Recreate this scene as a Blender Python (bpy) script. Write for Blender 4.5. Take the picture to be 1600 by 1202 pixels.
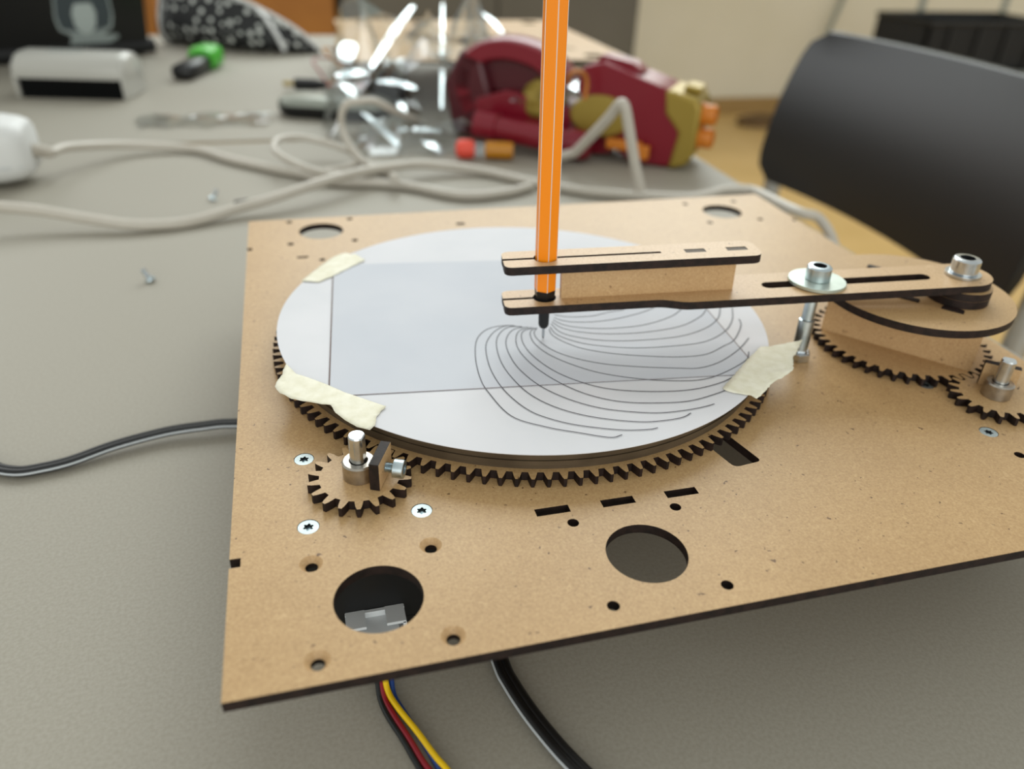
import bpy, math, random
from mathutils import Vector, Matrix, noise
from mathutils.geometry import tessellate_polygon
random.seed(7)
for o in list(bpy.data.objects): bpy.data.objects.remove(o)
sc = bpy.context.scene
COL = sc.collection
# ---------------------------------------------------------------- units
# everything is laid out in millimetres in the frame of the machine's base plate
# (x to the right along its front edge, y to the back, z up, z=0 the plate's top face)
TZ = -43.0                      # table top
FZ = TZ - 730.0                 # floor
def W(x, y, z): return Vector((x * .001, y * .001, (z - FZ) * .001))

# ---------------------------------------------------------------- camera
cam = bpy.data.cameras.new('camera'); camo = bpy.data.objects.new('camera', cam); COL.objects.link(camo)
R3 = Matrix(((0.96625, -0.25522, 0.03483), (-0.10531, -0.5148, -0.85082), (0.23508, 0.81844, -0.5243)))
cr, cd, cf = R3[0].normalized(), R3[1].normalized(), R3[2].normalized()
m = Matrix((cr, -cd, -cf)).transposed().to_4x4(); m.translation = W(27.58, -116.516, 146.388)
camo.matrix_world = m
cam.sensor_width = 36.0; cam.lens = 36.0 * 1224.55 / 1600.0
cam.clip_start = .01; cam.clip_end = 60
cam.dof.use_dof = True; cam.dof.focus_distance = .236; cam.dof.aperture_fstop = 7.8
sc.camera = camo

# ---------------------------------------------------------------- light
def lin(h):
    h = h.lstrip('#'); c = [int(h[i:i + 2], 16) / 255 for i in (0, 2, 4)]
    return tuple((v / 12.92 if v <= .04045 else ((v + .055) / 1.055) ** 2.4) for v in c) + (1,)
wd = bpy.data.worlds.new('world'); sc.world = wd; wd.use_nodes = True
bg = wd.node_tree.nodes['Background']; bg.inputs[0].default_value = (.965, 1.0, .95, 1); bg.inputs[1].default_value = .69
def area(name, loc, target, sx, sy, power, color):
    l = bpy.data.lights.new(name, 'AREA'); l.shape = 'RECTANGLE'; l.size = sx; l.size_y = sy; l.energy = power; l.color = color
    o = bpy.data.objects.new(name, l); COL.objects.link(o); o.location = W(*loc)
    o.rotation_euler = (W(*target) - o.location).to_track_quat('-Z', 'Y').to_euler()
    return o
area('window_daylight', (950, 2900, 1750), (100, 150, 0), 2.3, 1.8, 84, (.93, 1.0, .985))
area('window_daylight_left', (-1500, 2900, 1500), (300, 300, 0), 1.3, 1.3, 22, (.95, .98, 1.0))
area('front_fill_light', (-300, -2600, 700), (150, 150, 0), 2.6, 1.5, 34, (.97, 1.0, .96))  # added fill from behind the camera, brightens faces turned to the viewer
sc.view_settings.view_transform = 'Standard'; sc.view_settings.look = 'None'
sc.view_settings.exposure = 0.0; sc.view_settings.gamma = 1.0; sc.view_settings.use_curve_mapping = False

# ---------------------------------------------------------------- materials
def mat(name, color, rough=.5, metal=0., spec=.5, **kw):
    m = bpy.data.materials.new(name); m.use_nodes = True
    b = m.node_tree.nodes['Principled BSDF']
    b.inputs['Base Color'].default_value = lin(color) if isinstance(color, str) else color
    b.inputs['Roughness'].default_value = rough; b.inputs['Metallic'].default_value = metal
    b.inputs['Specular IOR Level'].default_value = spec
    for k, v in kw.items(): b.inputs[k.replace('_', ' ')].default_value = v
    return m
def nodes(m): return m.node_tree.nodes, m.node_tree.links, m.node_tree.nodes['Principled BSDF']
def noisy(name, c1, c2, scale, rough=.5, spec=.5, detail=6, bump=0., bscale=None, metal=0., lo=.35, hi=.65):
    m = mat(name, c1, rough, metal, spec); n, l, b = nodes(m)
    tc = n.new('ShaderNodeTexCoord'); t = n.new('ShaderNodeTexNoise'); t.inputs['Scale'].default_value = scale; t.inputs['Detail'].default_value = detail
    r = n.new('ShaderNodeValToRGB'); r.color_ramp.elements[0].color = lin(c1); r.color_ramp.elements[1].color = lin(c2)
    r.color_ramp.elements[0].position = lo; r.color_ramp.elements[1].position = hi
    l.new(tc.outputs['Object'], t.inputs['Vector']); l.new(t.outputs['Fac'], r.inputs['Fac']); l.new(r.outputs['Color'], b.inputs['Base Color'])
    if bump:
        t2 = n.new('ShaderNodeTexNoise'); t2.inputs['Scale'].default_value = bscale or scale * 3; t2.inputs['Detail'].default_value = 3
        bp = n.new('ShaderNodeBump'); bp.inputs['Strength'].default_value = bump; bp.inputs['Distance'].default_value = .0003
        l.new(tc.outputs['Object'], t2.inputs['Vector']); l.new(t2.outputs['Fac'], bp.inputs['Height']); l.new(bp.outputs['Normal'], b.inputs['Normal'])
    return m
def mdf(name, base, light, dark, fleck, coat=.0, spec=.42):
    m = mat(name, base, .42, 0, spec, Coat_Weight=coat, Coat_Roughness=.38); n, l, b = nodes(m)
    tc = n.new('ShaderNodeTexCoord')
    def nz(s, d): 
        t = n.new('ShaderNodeTexNoise'); t.inputs['Scale'].default_value = s; t.inputs['Detail'].default_value = d; t.inputs['Roughness'].default_value = .65
        l.new(tc.outputs['Object'], t.inputs['Vector']); return t
    t1 = nz(1500, 6); t2 = nz(30, 5); t3 = nz(480, 2)
    r1 = n.new('ShaderNodeValToRGB'); e = r1.color_ramp.elements
    e[0].position = .24; e[0].color = lin(dark); e[1].position = .78; e[1].color = lin(light); k = e.new(.5); k.color = lin(base)
    l.new(t1.outputs['Fac'], r1.inputs['Fac'])
    mx = n.new('ShaderNodeMix'); mx.data_type = 'RGBA'; mx.blend_type = 'MULTIPLY'; mx.inputs[0].default_value = 1
    r2 = n.new('ShaderNodeValToRGB'); e = r2.color_ramp.elements; e[0].position = .3; e[0].color = (.90, .885, .87, 1); e[1].position = .7; e[1].color = (1, 1, 1, 1)
    l.new(t2.outputs['Fac'], r2.inputs['Fac']); l.new(r1.outputs['Color'], mx.inputs[6]); l.new(r2.outputs['Color'], mx.inputs[7])
    r3 = n.new('ShaderNodeValToRGB'); e = r3.color_ramp.elements; e[0].position = .27; e[0].color = (1, 1, 1, 1); e[1].position = .30; e[1].color = (0, 0, 0, 1)
    l.new(t3.outputs['Fac'], r3.inputs['Fac'])
    m2 = n.new('ShaderNodeMix'); m2.data_type = 'RGBA'
    l.new(r3.outputs['Color'], m2.inputs[0]); l.new(mx.outputs[2], m2.inputs[6]); m2.inputs[7].default_value = lin(fleck)
    t4 = nz(210, 3); t4.inputs['Distortion'].default_value = 2.5
    r4 = n.new('ShaderNodeValToRGB'); e = r4.color_ramp.elements; e[0].position = .60; e[0].color = (0, 0, 0, 1); e[1].position = .72; e[1].color = (.5, .5, .5, 1)
    l.new(t4.outputs['Fac'], r4.inputs['Fac'])
    m3 = n.new('ShaderNodeMix'); m3.data_type = 'RGBA'; l.new(r4.outputs['Color'], m3.inputs[0]); l.new(m2.outputs[2], m3.inputs[6]); m3.inputs[7].default_value = lin(light)
    l.new(m3.outputs[2], b.inputs['Base Color'])
    bp = n.new('ShaderNodeBump'); bp.inputs['Strength'].default_value = .12; bp.inputs['Distance'].default_value = .0002
    l.new(t1.outputs['Fac'], bp.inputs['Height']); l.new(bp.outputs['Normal'], b.inputs['Normal'])
    return m
M = {}
M['mdf'] = mdf('mdf_board', '#bb986a', '#cdac7e', '#a58257', '#6f5133')
M['burn'] = noisy('laser_burnt_edge', '#150b08', '#281914', 400, .6, .3, bump=.2)
M['raw'] = mdf('mdf_core', '#c3a074', '#d2b288', '#af8b60', '#7d5c3c', .04, .4)
M['burn2'] = noisy('laser_browned_edge', '#463929', '#5a4b39', 60, .6, .3)
M['paper'] = noisy('white_paper', '#d4d4d8', '#dad9dd', 30, .75, .25)
M['paper2'] = noisy('grey_white_paper', '#c2c5cd', '#c8cad1', 25, .7, .3)
M['ink'] = mat('grey_ink', '#3c3a44', .6)
M['pencil'] = mat('brown_line', '#6d5c58', .7)
M['tape'] = noisy('masking_tape', '#e2ddc6', '#eeead8', 260, .7, .3, bump=.6, bscale=420)
M['steel'] = noisy('zinc_steel', '#b9bec2', '#d4d8da', 200, .24, .5, metal=1)
M['zinc'] = noisy('zinc_plated_blue', '#a8b6bd', '#cbd6da', 150, .32, .5, metal=1)
M['zincs'] = noisy('satin_zinc', '#a9b3b4', '#bcc6c6', 150, .42, .5, metal=.85)
M['zincd'] = mat('shadowed_zinc', '#66757b', .35, .8)
M['washer'] = noisy('pale_zinc_washer', '#b4bdb4', '#c6cec4', 120, .40, .5, metal=.8)
M['brushed'] = noisy('turned_steel', '#9a938a', '#b9b2a8', 300, .33, .5, metal=1)
M['dark'] = mat('dark_recess', '#15171a', .5)
M['orange'] = mat('orange_barrel', '#f58a00', .38, 0, .5)
M['white'] = mat('white_plastic', '#d2d2d0', .5)
M['black'] = mat('black_plastic', '#0b0b0c', .38)
M['blackm'] = mat('black_matte', '#08080a', .6)
M['rubber'] = mat('black_cable_rubber', '#0a0a0b', .42)
M['wcable'] = noisy('white_cable_sheath', '#b8b1a5', '#c2bbb0', 20, .42)
M['table'] = noisy('grey_laminate', '#979184', '#a09a8e', 900, .58, .35, bump=.12, bscale=1400)
M['tedge'] = mat('beige_edge_band', '#a89272', .5)
M['floor'] = noisy('amber_linoleum', '#bd9a5f', '#c5a268', 5, .45, .4)
M['wall'] = noisy('cream_wall', '#e8e0ca', '#ece4d0', 3, .85, .2)
M['cab'] = noisy('grey_cabinet', '#5e5a52', '#66625a', 2, .5, .4)
M['skirt'] = noisy('tan_skirting', '#a58552', '#ad8d5a', 4, .5, .4)
M['wood'] = noisy('orange_brown_wood', '#9a6428', '#a8702f', 4, .5, .4)
M['chrome'] = mat('chrome_tube', '#aeb3b7', .25, .65)
M['chair'] = mat('black_chair_shell', '#0a0b0d', .40, 0, .45)
M['red'] = mat('dark_red_toy_plastic', '#7a0f22', .30, 0, .5)
M['redd'] = mat('deep_red_toy_plastic', '#4a0715', .35, 0, .5)
M['gold'] = mat('gold_toy_paint', '#9c8438', .38, .35, .5)
M['orangeb'] = mat('orange_toy_barrel', '#c9761f', .4)
M['copper'] = mat('copper_clip', '#a8641f', .4, .4)
M['green'] = mat('green_plastic', '#3fae1e', .4)
M['felt'] = mat('black_felt', '#0c0d0d', .9, 0, .1)
M['eraserw'] = mat('translucent_white_plastic', '#b4b2ab', .3)
M['yellow'] = mat('yellow_wire', '#f0c400', .4)
M['redw'] = mat('red_wire', '#8c1022', .4)
M['bluew'] = mat('blue_wire', '#173f86', .4)
M['blackw'] = mat('black_wire', '#17191a', .4)
M['greyst'] = mat('pale_grey_stripe', '#b9bdc0', .5)
M['nylon'] = mat('white_nylon', '#cfd2d4', .4)
M['amber'] = mat('amber_plastic', '#b9790f', .3)
M['coral'] = mat('coral_red_plastic', '#e8513f', .5)
M['stkg'] = mat('sticker_grey', '#8f9896', .5); M['stkl'] = mat('sticker_pale', '#aab3b0', .5); M['stkd'] = mat('sticker_dark', '#3b4448', .5)
M['browncord'] = mat('brown_cord', '#6b512f', .6)
M['silver'] = noisy('grey_paint_steel', '#8a8e84', '#9a9e94', 5, .4, .5, metal=.3)
# clear film
def film(name, tint, rough=.04, mixlo=.12):
    m = bpy.data.materials.new(name); m.use_nodes = True; n = m.node_tree.nodes; l = m.node_tree.links
    n.remove(n['Principled BSDF']); out = n['Material Output']
    tr = n.new('ShaderNodeBsdfTransparent'); tr.inputs[0].default_value = tint
    gl = n.new('ShaderNodeBsdfGlossy'); gl.inputs['Roughness'].default_value = rough; gl.inputs['Color'].default_value = (.95, .98, 1, 1)
    lw = n.new('ShaderNodeLayerWeight'); lw.inputs['Blend'].default_value = .35
    mr = n.new('ShaderNodeMapRange'); mr.inputs['To Min'].default_value = mixlo; mr.inputs['To Max'].default_value = .6
    mx = n.new('ShaderNodeMixShader')
    l.new(lw.outputs['Fresnel'], mr.inputs['Value']); l.new(mr.outputs['Result'], mx.inputs[0])
    l.new(tr.outputs[0], mx.inputs[1]); l.new(gl.outputs[0], mx.inputs[2]); l.new(mx.outputs[0], out.inputs['Surface'])
    return m
M['film'] = film('clear_plastic_film', (.96, .97, .97, 1), .06, .05)
M['glint_fold'] = film('glint_fold_film', (.9, .93, .93, 1), .16, .32)  # more reflective film for the added highlight ribs on the bags
M['film2'] = film('clear_blister_plastic', (.95, .97, .97, 1), .12, .10)
# polka-dot fabric
def dots():
    m = mat('black_dotted_fabric', '#0c0d0f', .55); n, l, b = nodes(m)
    tc = n.new('ShaderNodeTexCoord'); v = n.new('ShaderNodeTexVoronoi'); v.inputs['Scale'].default_value = 84; v.inputs['Randomness'].default_value = .35
    r = n.new('ShaderNodeValToRGB'); e = r.color_ramp.elements; e[0].position = .27; e[0].color = lin('#c9cbc6'); e[1].position = .36; e[1].color = lin('#0d0e10')
    l.new(tc.outputs['Object'], v.inputs['Vector']); l.new(v.outputs['Distance'], r.inputs['Fac']); l.new(r.outputs['Color'], b.inputs['Base Color'])
    return m
M['dots'] = dots()

# ---------------------------------------------------------------- geometry helper
class G:
    def __init__(s): s.v = []; s.f = []; s.X = Matrix.Identity(4)
    def P(s, p): s.v.append(s.X @ Vector(p)); return len(s.v) - 1
    def F(s, ids, m=0): s.f.append((tuple(ids), m)); return s
    def box(s, c, d, Rm=None, m=0, taper=1.0):
        Rm = Rm or Matrix.Identity(3); c = Vector(c); ids = []
        for z in (-1, 1):
            k = taper if z > 0 else 1
            for x, y in ((-1, -1), (1, -1), (1, 1), (-1, 1)): ids.append(s.P(c + Rm @ Vector((x * d[0] / 2 * k, y * d[1] / 2 * k, z * d[2] / 2))))
        for q in ((3, 2, 1, 0), (4, 5, 6, 7), (0, 1, 5, 4), (1, 2, 6, 5), (2, 3, 7, 6), (3, 0, 4, 7)): s.F([ids[i] for i in q], m)
        return s
    def rings(s, rings, m=0, closed=True, cap0=True, cap1=True):
        n = len(rings[0]); R = [[s.P(p) for p in r] for r in rings]
        for a, b in zip(R[:-1], R[1:]):
            for i in range(n if closed else n - 1):
                j = (i + 1) % n; s.F((a[i], a[j], b[j], b[i]), m)
        if cap0: s.F(tuple(reversed(R[0])), m)
        if cap1: s.F(tuple(R[-1]), m)
        return s
    def cyl(s, p0, p1, r0, r1=None, n=32, m=0, prof=None, caps=(True, True), ph=0):
        p0 = Vector(p0); p1 = Vector(p1); r1 = r0 if r1 is None else r1; a = (p1 - p0); L = a.length; a.normalize()
        u = a.orthogonal().normalized() if abs(a.z) < .999 else Vector((1, 0, 0)); v = a.cross(u)
        prof = prof or ((0, r0), (L, r1))
        rs = [[p0 + a * t + (u * math.cos(ph + 2 * math.pi * i / n) + v * math.sin(ph + 2 * math.pi * i / n)) * r for i in range(n)] for t, r in prof]
        return s.rings(rs, m, True, *caps)
    def tube(s, path, r, n=10, m=0, closed=False, flat=1.0):
        path = [Vector(p) for p in path]; N = len(path); rs = []; up = None
        for i, p in enumerate(path):
            a = path[(i + 1) % N] if (closed or i < N - 1) else p; b = path[i - 1] if (closed or i > 0) else p
            t = (a - b).normalized()
            if up is None: up = t.orthogonal().normalized() if abs(t.z) > .9 else Vector((0, 0, 1))
            sd = t.cross(up).normalized(); up = sd.cross(t).normalized()
            rr = r(i / (N - 1)) if callable(r) else r
            rs.append([p + (sd * math.cos(2 * math.pi * k / n) + up * flat * math.sin(2 * math.pi * k / n)) * rr for k in range(n)])
        if closed: rs.append(rs[0])
        return s.rings(rs, m, True, not closed, not closed)
    def plate(s, outer, holes, z0, z1, mt=0, ms=1, wall=None):
        # flat plate with through holes; holes: (points, countersink radius list or None)
        loops = [outer] + [h for h in holes]
        v2 = [[Vector((p[0], p[1], 0)) for p in L] for L in loops]
        tris = tessellate_polygon(v2); flat = [p for L in loops for p in L]
        ti = [s.P((p[0], p[1], z1)) for p in flat]; bi = [s.P((p[0], p[1], z0)) for p in flat]
        for a, b, c in tris:
            A, B, Cc = flat[a], flat[b], flat[c]
            cr_ = (B[0] - A[0]) * (Cc[1] - A[1]) - (B[1] - A[1]) * (Cc[0] - A[0])
            if cr_ < 0: b, c = c, b
            s.F((ti[a], ti[b], ti[c]), mt); s.F((bi[a], bi[c], bi[b]), mt)
        k = 0
        for li, L in enumerate(loops):
            n = len(L); ar = sum(L[i][0] * L[(i + 1) % n][1] - L[(i + 1) % n][0] * L[i][1] for i in range(n))
            for i in range(n):
                j = (i + 1) % n; q = (bi[k + i], bi[k + j], ti[k + j], ti[k + i])
                ccw = ar > 0
                if (li == 0) != ccw: q = tuple(reversed(q))
                s.F(q, ms)
            k += n
        return s
def circ(x, y, r, n=40, a0=0): return [(x + r * math.cos(a0 + 2 * math.pi * i / n), y + r * math.sin(a0 + 2 * math.pi * i / n)) for i in range(n)]
def rrect(x0, y0, x1, y1, r, n=6):
    o = []
    for cx, cy, a in ((x1 - r, y0 + r, -90), (x1 - r, y1 - r, 0), (x0 + r, y1 - r, 90), (x0 + r, y0 + r, 180)):
        for i in range(n + 1):
            t = math.radians(a + 90 * i / n); o.append((cx + r * math.cos(t), cy + r * math.sin(t)))
    return o
def rpoly(pts, r, n=6):
    # rounded polygon; r a number or list of corner radii
    N = len(pts); o = []
    for i, p in enumerate(pts):
        rr = r[i] if isinstance(r, (list, tuple)) else r
        p = Vector(p); a = (Vector(pts[i - 1]) - p); b = (Vector(pts[(i + 1) % N]) - p)
        la, lb = a.length, b.length; a.normalize(); b.normalize()
        if rr <= 0: o.append((p.x, p.y)); continue
        ang = a.angle(b); d_ = min(rr / math.tan(ang / 2), la * .49, lb * .49)
        s0, s1 = p + a * d_, p + b * d_
        for k in range(n + 1):
            t = k / n; q = s0 * (1 - t) ** 2 + p * 2 * t * (1 - t) + s1 * t * t; o.append((q.x, q.y))
    return o
def spline(pts, k=6):
    pts = [Vector(p) for p in pts]; P = [pts[0] * 2 - pts[1]] + pts + [pts[-1] * 2 - pts[-2]]; o = []
    for i in range(1, len(P) - 2):
        for j in range(k):
            t = j / k; a, b, c, d = P[i - 1], P[i], P[i + 1], P[i + 2]
            o.append(.5 * ((2 * b) + (c - a) * t + (2 * a - 5 * b + 4 * c - d) * t * t + (3 * b - a - 3 * c + d) * t ** 3))
    return o + [pts[-1]]
def gear(N, mod, ph=0, add=1.0, ded=1.25):
    rp = N * mod / 2; ra = rp + mod * add; rf = rp - mod * ded; o = []; p = 2 * math.pi / N
    for i in range(N):
        a = ph + i * p
        for f_, r in ((-.30, rf), (-.235, rp - mod * .45), (-.17, rp + mod * .35), (-.095, ra), (.095, ra), (.17, rp + mod * .35), (.235, rp - mod * .45), (.30, rf)):
            o.append((r * math.cos(a + f_ * p), r * math.sin(a + f_ * p)))
    return o
def build(name, g, mats, parent=None, loc=None, bevel=0, seg=2, ang=35, subsurf=0, solid=0):
    """link geometry (plate-frame millimetres) as one mesh object; vertices are stored relative to its thing's base"""
    if parent is not None: org = parent['_o']
    else: org = Vector(loc) if loc is not None else Vector((sum(p.x for p in g.v) / len(g.v), sum(p.y for p in g.v) / len(g.v), min(p.z for p in g.v)))
    me = bpy.data.meshes.new(name); me.from_pydata([tuple((p - Vector(org)) * .001) for p in g.v], [], [f[0] for f in g.f])
    if not isinstance(mats, (list, tuple)): mats = [mats]
    for x in mats: me.materials.append(M[x])
    me.polygons.foreach_set('material_index', [min(f[1], len(mats) - 1) for f in g.f])
    me.polygons.foreach_set('use_smooth', [True] * len(me.polygons)); me.update(); me.set_sharp_from_angle(angle=math.radians(ang))
    o = bpy.data.objects.new(name, me); COL.objects.link(o)
    if parent is not None: o.parent = parent
    else: o.location = W(*org)
    o['_o'] = list(org)
    if bevel:
        b = o.modifiers.new('bevel', 'BEVEL'); b.width = bevel * .001; b.segments = seg; b.limit_method = 'ANGLE'; b.angle_limit = math.radians(40); b.harden_normals = False
    if solid:
        s_ = o.modifiers.new('thickness', 'SOLIDIFY'); s_.thickness = solid * .001
    if subsurf:
        s_ = o.modifiers.new('smooth', 'SUBSURF'); s_.levels = subsurf; s_.render_levels = subsurf
    return o
def thing(name, label, cat, loc, group=None):
    o = bpy.data.objects.new(name, None); COL.objects.link(o); o.location = W(*loc); o.empty_display_size = .01
    o['_o'] = list(loc); return tag(o, label, cat, group)
def tag(o, label, cat, group=None):
    o['label'] = label; o['category'] = cat
    if group: o['group'] = group
    return o
def struct(name, g, mats, **k):
    o = build(name, g, mats, **k); o['kind'] = 'structure'; return o
def rotz(a): return Matrix.Rotation(math.radians(a), 3, 'Z')

# ================================================================ the room
struct('floor', G().box((900, 1800, FZ - 10), (9000, 7000, 20)), 'floor')
struct('wall_back', G().box((1500, 3790, FZ + 1350), (8000, 60, 2700)), 'wall')
struct('baseboard_back', G().box((1500, 3750, FZ + 40), (8000, 18, 80)), 'skirt')

def table(name, label, x0, x1, y0, y1):
    t = thing(name, label, 'table', ((x0 + x1) / 2, (y0 + y1) / 2, FZ))
    build('table_top', G().box(((x0 + x1) / 2, (y0 + y1) / 2, TZ - 12.5), (x1 - x0 - 2, y1 - y0 - 2, 25)), 'table', t, bevel=1.2)
    g = G()
    for c, d in ((((x0 + x1) / 2, y0 + .6, TZ - 13), (x1 - x0, 1.0, 24)), (((x0 + x1) / 2, y1 - .6, TZ - 13), (x1 - x0, 1.0, 24)), ((x1 - .6, (y0 + y1) / 2, TZ - 13), (1.0, y1 - y0, 24)), ((x0 + .6, (y0 + y1) / 2, TZ - 13), (1.0, y1 - y0, 24))): g.box(c, d)
    build('edge_band', g, 'tedge', t)
    for x in (x0 + 60, x1 - 60):
        for y in (y0 + 60, y1 - 60): build('leg', G().cyl((x, y, FZ), (x, y, TZ - 25), 20), 'silver', t)
    return t
table('table', 'grey laminate table top in front carrying the cut wooden drawing machine', -1020, 377, -190, 622)
table('table', 'second grey laminate table behind the seam, carrying the laptop and eraser', -1020, 377, 628, 1255)

# grey cabinet
t = thing('grey_cabinet', 'tall dark grey cabinet standing against the cream wall behind the toy', 'cabinet', (800, 3200, FZ))
build('body', G().box((803, 3240, FZ + 900), (1140, 480, 1800)), 'cab', t, bevel=4)
for i in (0, 1):
    dd = build('door', G().box((520 + i * 566, 2992, FZ + 900), (558, 16, 1760)), 'cab', t, bevel=3)
    h = build('handle', G().cyl((790 + i * 26 - 13 + (0), 2980, FZ + 950), (790 + i * 26 - 13, 2980, FZ + 1090), 5), 'steel', dd)
t = thing('wooden_cabinet', 'orange-brown wooden cabinet at the far left behind the dotted pouch', 'cabinet', (-300, 3200, FZ))
build('body', G().box((-400, 3240, FZ + 850), (1230, 480, 1700)), 'wood', t, bevel=4)
for i in (0, 1): build('door', G().box((-706 + i * 612, 2993, FZ + 850), (606, 14, 1660)), 'wood', t, bevel=3)

# rack with black crate
t = thing('metal_rack', 'grey metal frame rack in the far right corner', 'rack', (2480, 2640, FZ))
for x, y, h in ((2575, 2890, 1500), (2990, 2890, 1500), (2270, 2520, 417), (2960, 2520, 417), (2270, 2890, 417)): build('post', G().cyl((x, y, FZ), (x, y, FZ + h), 13), 'silver', t)
build('shelf', G().box((2613, 2680, FZ + 417), (780, 390, 14)), 'silver', t)
t = thing('storage_crate', 'black storage crate on the metal rack behind the chair', 'crate', (2600, 2680, FZ + 424))
g = G(); x0, x1, y0, y1, z0, z1 = 2330, 2900, 2530, 2830, FZ + 424, FZ + 592
g.box(((x0 + x1) / 2, (y0 + y1) / 2, z0 + 5), (x1 - x0, y1 - y0, 10))
for c, d in ((((x0 + x1) / 2, y0 + 5, (z0 + z1) / 2), (x1 - x0, 10, z1 - z0)), (((x0 + x1) / 2, y1 - 5, (z0 + z1) / 2), (x1 - x0, 10, z1 - z0)), ((x0 + 5, (y0 + y1) / 2, (z0 + z1) / 2), (10, y1 - y0, z1 - z0)), ((x1 - 5, (y0 + y1) / 2, (z0 + z1) / 2), (10, y1 - y0, z1 - z0))): g.box(c, d)
build('shell', g, 'blackm', t)
for x in (2430, 2560, 2690, 2820): build('rib', G().box((x, 2526, FZ + 505), (14, 10, 150)), 'black', t)
build('rim', G().tube([(x0, y0, z1), (x1, y0, z1), (x1, y1, z1), (x0, y1, z1)], 9, 8, closed=True), 'black', t)
tag(build('pole', G().cyl((2630, 3700, FZ), (2870, 3740, FZ + 800), 12), 'silver'), 'thin grey pole leaning on the cream wall behind the chair', 'pole')
# cord heap on the floor
pts = [(2330 + 130 * math.cos(a * .9) * (1 + .12 * math.sin(a * 2.3)), 3480 + 95 * math.sin(a * .9) * (1 + .15 * math.cos(a * 1.7)), FZ + 9 + 4 * (a / 3)) for a in [i * .33 for i in range(60)]]
tag(build('floor_cord', G().tube(pts, 7, 8), 'browncord'), 'brown cord coiled loosely on the amber floor by the wall', 'cord')

# ================================================================ chair
t = thing('chair', 'black shell chair with chrome frame beside the table', 'chair', (560, 560, FZ))
def chair_back():
    g = G(); rows = 13; cols = 15; fr = []; bk = []
    out = []
    for j in range(rows):
        v = j / (rows - 1); z = -133 + 167 * v
        # width profile with rounded corners
        hw = 198 + 6 * v
        e = min(v, 1 - v); rr = .16
        if e < rr: hw -= 26 * (1 - math.sqrt(max(0, 1 - ((rr - e) / rr) ** 2)))
        row = []
        for i in range(cols):
            u = -1 + 2 * i / (cols - 1)
            x = 600 + 4 * v + 44 * v * v - 22 * (u * u)
            row.append(Vector((x, 545 + u * hw, z)))
        out.append(row)
    for off, flip in ((0, False), (12, True)):
        ids = [[g.P(p + Vector((off, 0, 0))) for p in r] for r in out]
        for j in range(rows - 1):
            for i in range(cols - 1):
                q = (ids[j][i], ids[j + 1][i], ids[j + 1][i + 1], ids[j][i + 1])
                g.F(q if flip is False else tuple(reversed(q)))
        if not flip: A = ids
        else: Bq = ids
    ring = [(0, i) for i in range(cols)] + [(j, cols - 1) for j in range(1, rows)] + [(rows - 1, i) for i in range(cols - 2, -1, -1)] + [(j, 0) for j in range(rows - 2, 0, -1)]
    for k in range(len(ring)):
        a, b = ring[k], ring[(k + 1) % len(ring)]
        g.F((A[a[0]][a[1]], A[b[0]][b[1]], Bq[b[0]][b[1]], Bq[a[0]][a[1]]))
    return g
build('backrest', chair_back(), 'chair', t, bevel=1.5, seg=3)
build('seat', G().rings([[(x, y, z) for x, y in rrect(210, 345, 600, 745, 60)] for z in (FZ + 440, FZ + 452)]), 'chair', t, bevel=4)
for y in (343, 747):
    build('upright', G().tube(spline([(618, y, -70), (610, y, -140), (606, y, -230), (596, y, FZ + 470), (570, y, FZ + 430)]), 11, 14), 'chrome', t)
    build('leg', G().cyl((560, y, FZ + 432), (640, y + (10 if y > 500 else -10), FZ), 11, n=14), 'chrome', t)
    build('leg', G().cyl((270, y, FZ + 432), (225, y + (10 if y > 500 else -10), FZ), 11, n=14), 'chrome', t)
    build('seat_rail', G().cyl((250, y, FZ + 430), (580, y, FZ + 430), 10, n=14), 'chrome', t)

# ================================================================ drawing machine: base plate
BW, BD = 295.2, 296.0
t = thing('drawing_machine_base', 'laser-cut brown fibreboard base plate with two stepper motors under it', 'machine base', (BW / 2, BD / 2, TZ))
base = t
outer = [(0, 0), (BW, 0), (BW, 248.8), (BW - 2.6, 248.8), (BW - 2.6, 251.8), (BW, 251.8), (BW, BD), (0, BD), (0, 258.2), (2.4, 258.2), (2.4, 255.2), (0, 255.2), (0, 43.6), (2.8, 43.6), (2.8, 40.3), (0, 40.3)]
holes = []; csk = []
def four(cx, cy, o=15.5): return [(cx - o, cy - o), (cx + o, cy - o), (cx + o, cy + o), (cx - o, cy + o)]
for cx, cy in ((35.7, 22.1), (106.7, 22.2), (35.8, 275.9), (259.1, 270.0), (258.6, 21.6)): holes.append(circ(cx, cy, 11, 64))
for cx, cy in ((106.7, 22.2), (35.8, 275.9), (259.1, 270.0), (258.6, 21.6)):
    for q in four(cx, cy): holes.append(circ(q[0], q[1], 1.65, 20))
csk = four(35.7, 22.1)
scr = [four(35.6, 67.4)[i] for i in (0, 1, 3)] + [four(258.6, 65.8)[i] for i in (0, 1, 2, 3)] + [four(35.6, 67.4)[2]]
for q in csk: holes.append(circ(q[0], q[1], 3.0, 28))
for q in scr: holes.append(circ(q[0], q[1], 3.0, 28))
for x, y in ((82.1, 42.3), (101.8, 42.0), (121.7, 41.8)): holes.append([(x, y), (x + 10, y), (x + 10, y + 3.1), (x, y + 3.1)])
holes.append(rpoly([(148.4, 51.0), (158.4, 52.2), (150.5, 84), (140.5, 82)], [2.4, 1.6, 1, 1], 5))
holes.append(circ(35.6, 67.4, 4, 24)); holes.append(circ(258.6, 65.8, 4, 24))
holes.append(rrect(105.6, 273.2, 110.2, 276.2, .4, 2)); holes.append(rrect(22.8, 241.8, 28, 243.8, .3, 2)); holes.append(circ(34.2, 238.1, 1.5, 16))
holes.append(circ(206.3, 108.4, 2.6, 20))
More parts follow.
